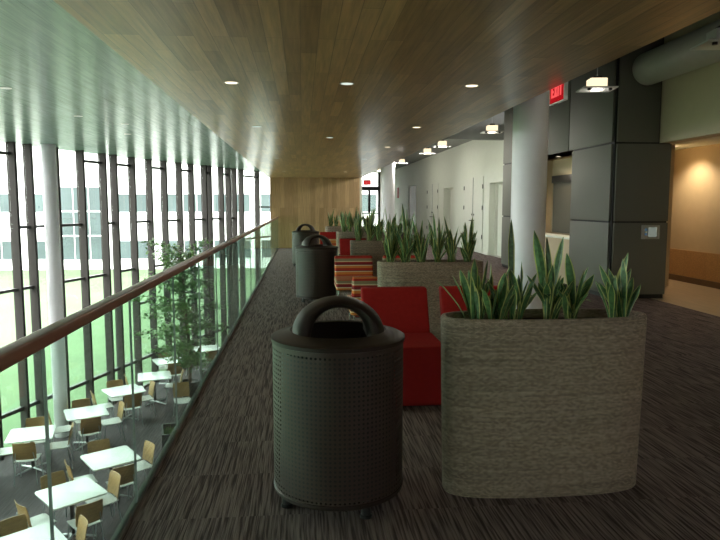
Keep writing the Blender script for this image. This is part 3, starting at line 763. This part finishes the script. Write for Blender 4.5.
for i, (x, y) in enumerate([(5.25, 12.1), (5.3, 13.0)]):
    downlight(x, y, 2.5, ('warm downlight in the niche ceiling by the dark panel', 'warm downlight in the niche ceiling by the white column')[i], M['downlight'], 22, 'downlights in the reception niche')
for i, (x, y) in enumerate([(7.0, 11.6), (6.8, 7.5), (6.9, 3.5)]):
    downlight(x, y, 2.6, 'warm downlight in the side corridor ceiling, %s from the corridor end' % ordinal(i), M['downlight'], (50, 22, 15)[i], 'downlights in the side corridor')
def pendant(x, y, ztop, label, on, energy):
    t = thing('pendant_light', label, 'pendant light', (x, y, 2.86), R(-8), 'square pendant lights over the hall')
    pl_ = MB(); pl_.box(-.20, .20, -.17, .17, 0, .016, bev=.006); pl_.build('plate', M['lamp_white'], t)
    h = MB()
    for a in (-1, 1): h.box(a*.09-.006, a*.09+.006, -.09, .09, .016, .125); h.box(-.084, .084, a*.09-.006, a*.09+.006, .016, .125)
    h.build('shade', M['pendant_shade'] if on else M['lamp_white'], t)
    MB().lathe([(0, -.004), (.07, -.004), (.075, .0)], n=24).build('lens', M['pendant_on'] if on else M['lamp_white'], t)
    MB().tube([(0, 0, .12), (0, 0, ztop-2.86)], .005, n=6).build('cable', M['steel'], t)
    bx(-.05, .05, -.05, .05, .10, .16, bev=.01).build('socket', M['black_metal'], t)
    k = MB()
    for a in (-.12, .12): k.lathe([(0, -.022), (.022, -.022), (.022, 0)], n=14, cx=a, cy=-.12)
    k.build('knob', M['black_metal'], t)
    if energy: lamp('POINT', 'pendant_bulb', (x, y, 2.78), energy, (1, .95, .85), .08)
pl_lab = ['unlit pale square pendant beside the round duct', 'lit square pendant lamp on a cable in front of the dark block', 'lit pendant lamp just beyond the dark panelled block', 'lit pendant lamp over the white doors, third lit one down the hall', 'lit pendant lamp over the white doors, fourth lit one down the hall', 'lit pendant lamp close to the far column', 'lit pendant lamp before the glass exit door']
for (x, y, on, en), lb in zip([(3.60, 5.35, 0, 0), (3.50, 7.5, 1, 1), (3.58, 12.0, 1, 2), (3.29, 15.0, 1, 16), (3.33, 17.0, 1, 40), (3.27, 21.0, 1, 50), (3.15, 26.0, 1, 40)], pl_lab):
    pendant(x, y, 4.2 if y < 17.4 else 3.6, lb, on, en)
def letter(mb, ch, x, z, h, w, y0, y1):
    t = h*.19
    def b(a, c, d, e): mb.box(x+a*w, x+c*w, y0, y1, z+d*h, z+e*h)
    tw = t/w
    if ch == 'E': b(0, tw, 0, 1); b(tw, 1, 0, .19); b(tw, .85, .405, .595); b(tw, 1, .81, 1)
    elif ch == 'I': b(.5-tw/2, .5+tw/2, 0, 1)
    elif ch == 'T': b(.5-tw/2, .5+tw/2, 0, .81); b(0, 1, .81, 1)
    elif ch == 'X':
        for s_ in (1, -1):
            vs = [(x+w*(.5-s_*.5), 0), (x+w*(.5-s_*.5)+s_*t*1.2, 0), (x+w*(.5+s_*.5), h), (x+w*(.5+s_*.5)-s_*t*1.2, h)]
            A = [mb.bm.verts.new((p, y0, z+q)) for p, q in vs]; B = [mb.bm.verts.new((p, y1, z+q)) for p, q in vs]
            mb.bm.faces.new(A); mb.bm.faces.new(B[::-1])
            for i in range(4): mb.bm.faces.new((A[i], A[(i+1) % 4], B[(i+1) % 4], B[i]))
def exit_sign(loc, rz, label, sc=1):
    """face looks along local -y"""
    t = thing('exit_sign', label, 'exit sign', loc, rz)
    w_, h_ = .17*sc, .105*sc
    bx(-w_, w_, -.012, .012, -h_, h_).build('panel', M['exit_red'], t)
    f = MB(); f.box(-w_-.008, -w_, -.016, .016, -h_-.008, h_).box(w_, w_+.008, -.016, .016, -h_-.008, h_).box(-w_, w_, -.016, .016, -h_-.008, -h_)
    f.build('frame', M['lamp_white'], t)
    k = MB(); x = -.125*sc
    for ch, wd in zip('EXIT', (.055, .062, .03, .058)):
        letter(k, ch, x, -.055*sc, .11*sc, wd*sc, -.018, -.012); x += (wd+.014)*sc
    k.build('lettering', M['exit_letter'], t)
    bx(-w_*.9, w_*.9, -.03, .03, h_, h_+.04).build('housing', M['lamp_white'], t)
    return t
exit_sign((2.13, 5.27, 2.445), R(-90), 'red EXIT sign hanging at the edge of the wood ceiling by the white column', .88)
exit_sign((3.95, YF-.06, 2.85), 0, 'small red EXIT sign above the glass door at the end of the hall', 1.3)
fa = tag(bx(5.50, 5.55, 36.6, 37.2, 1.9, 2.5, bev=.01).build('alarm_box', M['red_paint']), 'small dark red box on the white wall beyond the far column', 'alarm')

# ------------------------------------------------------------------ light and camera
wd = bpy.data.worlds.new('sky'); scn.world = wd; wd.use_nodes = True; nt = wd.node_tree; nt.nodes.clear()
out = nt.nodes.new('ShaderNodeOutputWorld'); bg = nt.nodes.new('ShaderNodeBackground')
tc = nt.nodes.new('ShaderNodeTexCoord'); sp = nt.nodes.new('ShaderNodeSeparateXYZ'); nt.links.new(tc.outputs['Generated'], sp.inputs[0])
rr = nt.nodes.new('ShaderNodeValToRGB'); e = rr.color_ramp.elements
e[0].position = 0; e[0].color = (.86, .84, .84, 1); e[1].position = .8; e[1].color = (1.04, 1, .99, 1)
nt.links.new(sp.outputs[2], rr.inputs[0]); nt.links.new(rr.outputs[0], bg.inputs[0]); bg.inputs[1].default_value = 7
nt.links.new(bg.outputs[0], out.inputs[0])

F_PX, VX, VY, H = 640., 302., 205., 1.5
pitch = math.atan((270-VY)/F_PX); yaw = math.atan((360-VX)*math.cos(pitch)/F_PX)
cam = bpy.data.cameras.new('camera'); co = bpy.data.objects.new('camera', cam); COL.objects.link(co)
cam.sensor_width = 36; cam.lens = F_PX/720*36; cam.clip_start = .05; cam.clip_end = 500
co.location = (0, 0, H); co.rotation_euler = (PI/2-pitch, 0, -yaw)
scn.camera = co
scn.view_settings.view_transform = 'Standard'; scn.view_settings.look = 'None'
scn.view_settings.gamma = 1; scn.view_settings.use_curve_mapping = False
scn.view_settings.exposure = 0.80
try:
    scn.cycles.use_denoising = True; scn.cycles.max_bounces = 10; scn.cycles.transparent_max_bounces = 16
    scn.cycles.diffuse_bounces = 6; scn.cycles.sample_clamp_indirect = 8
except Exception: pass
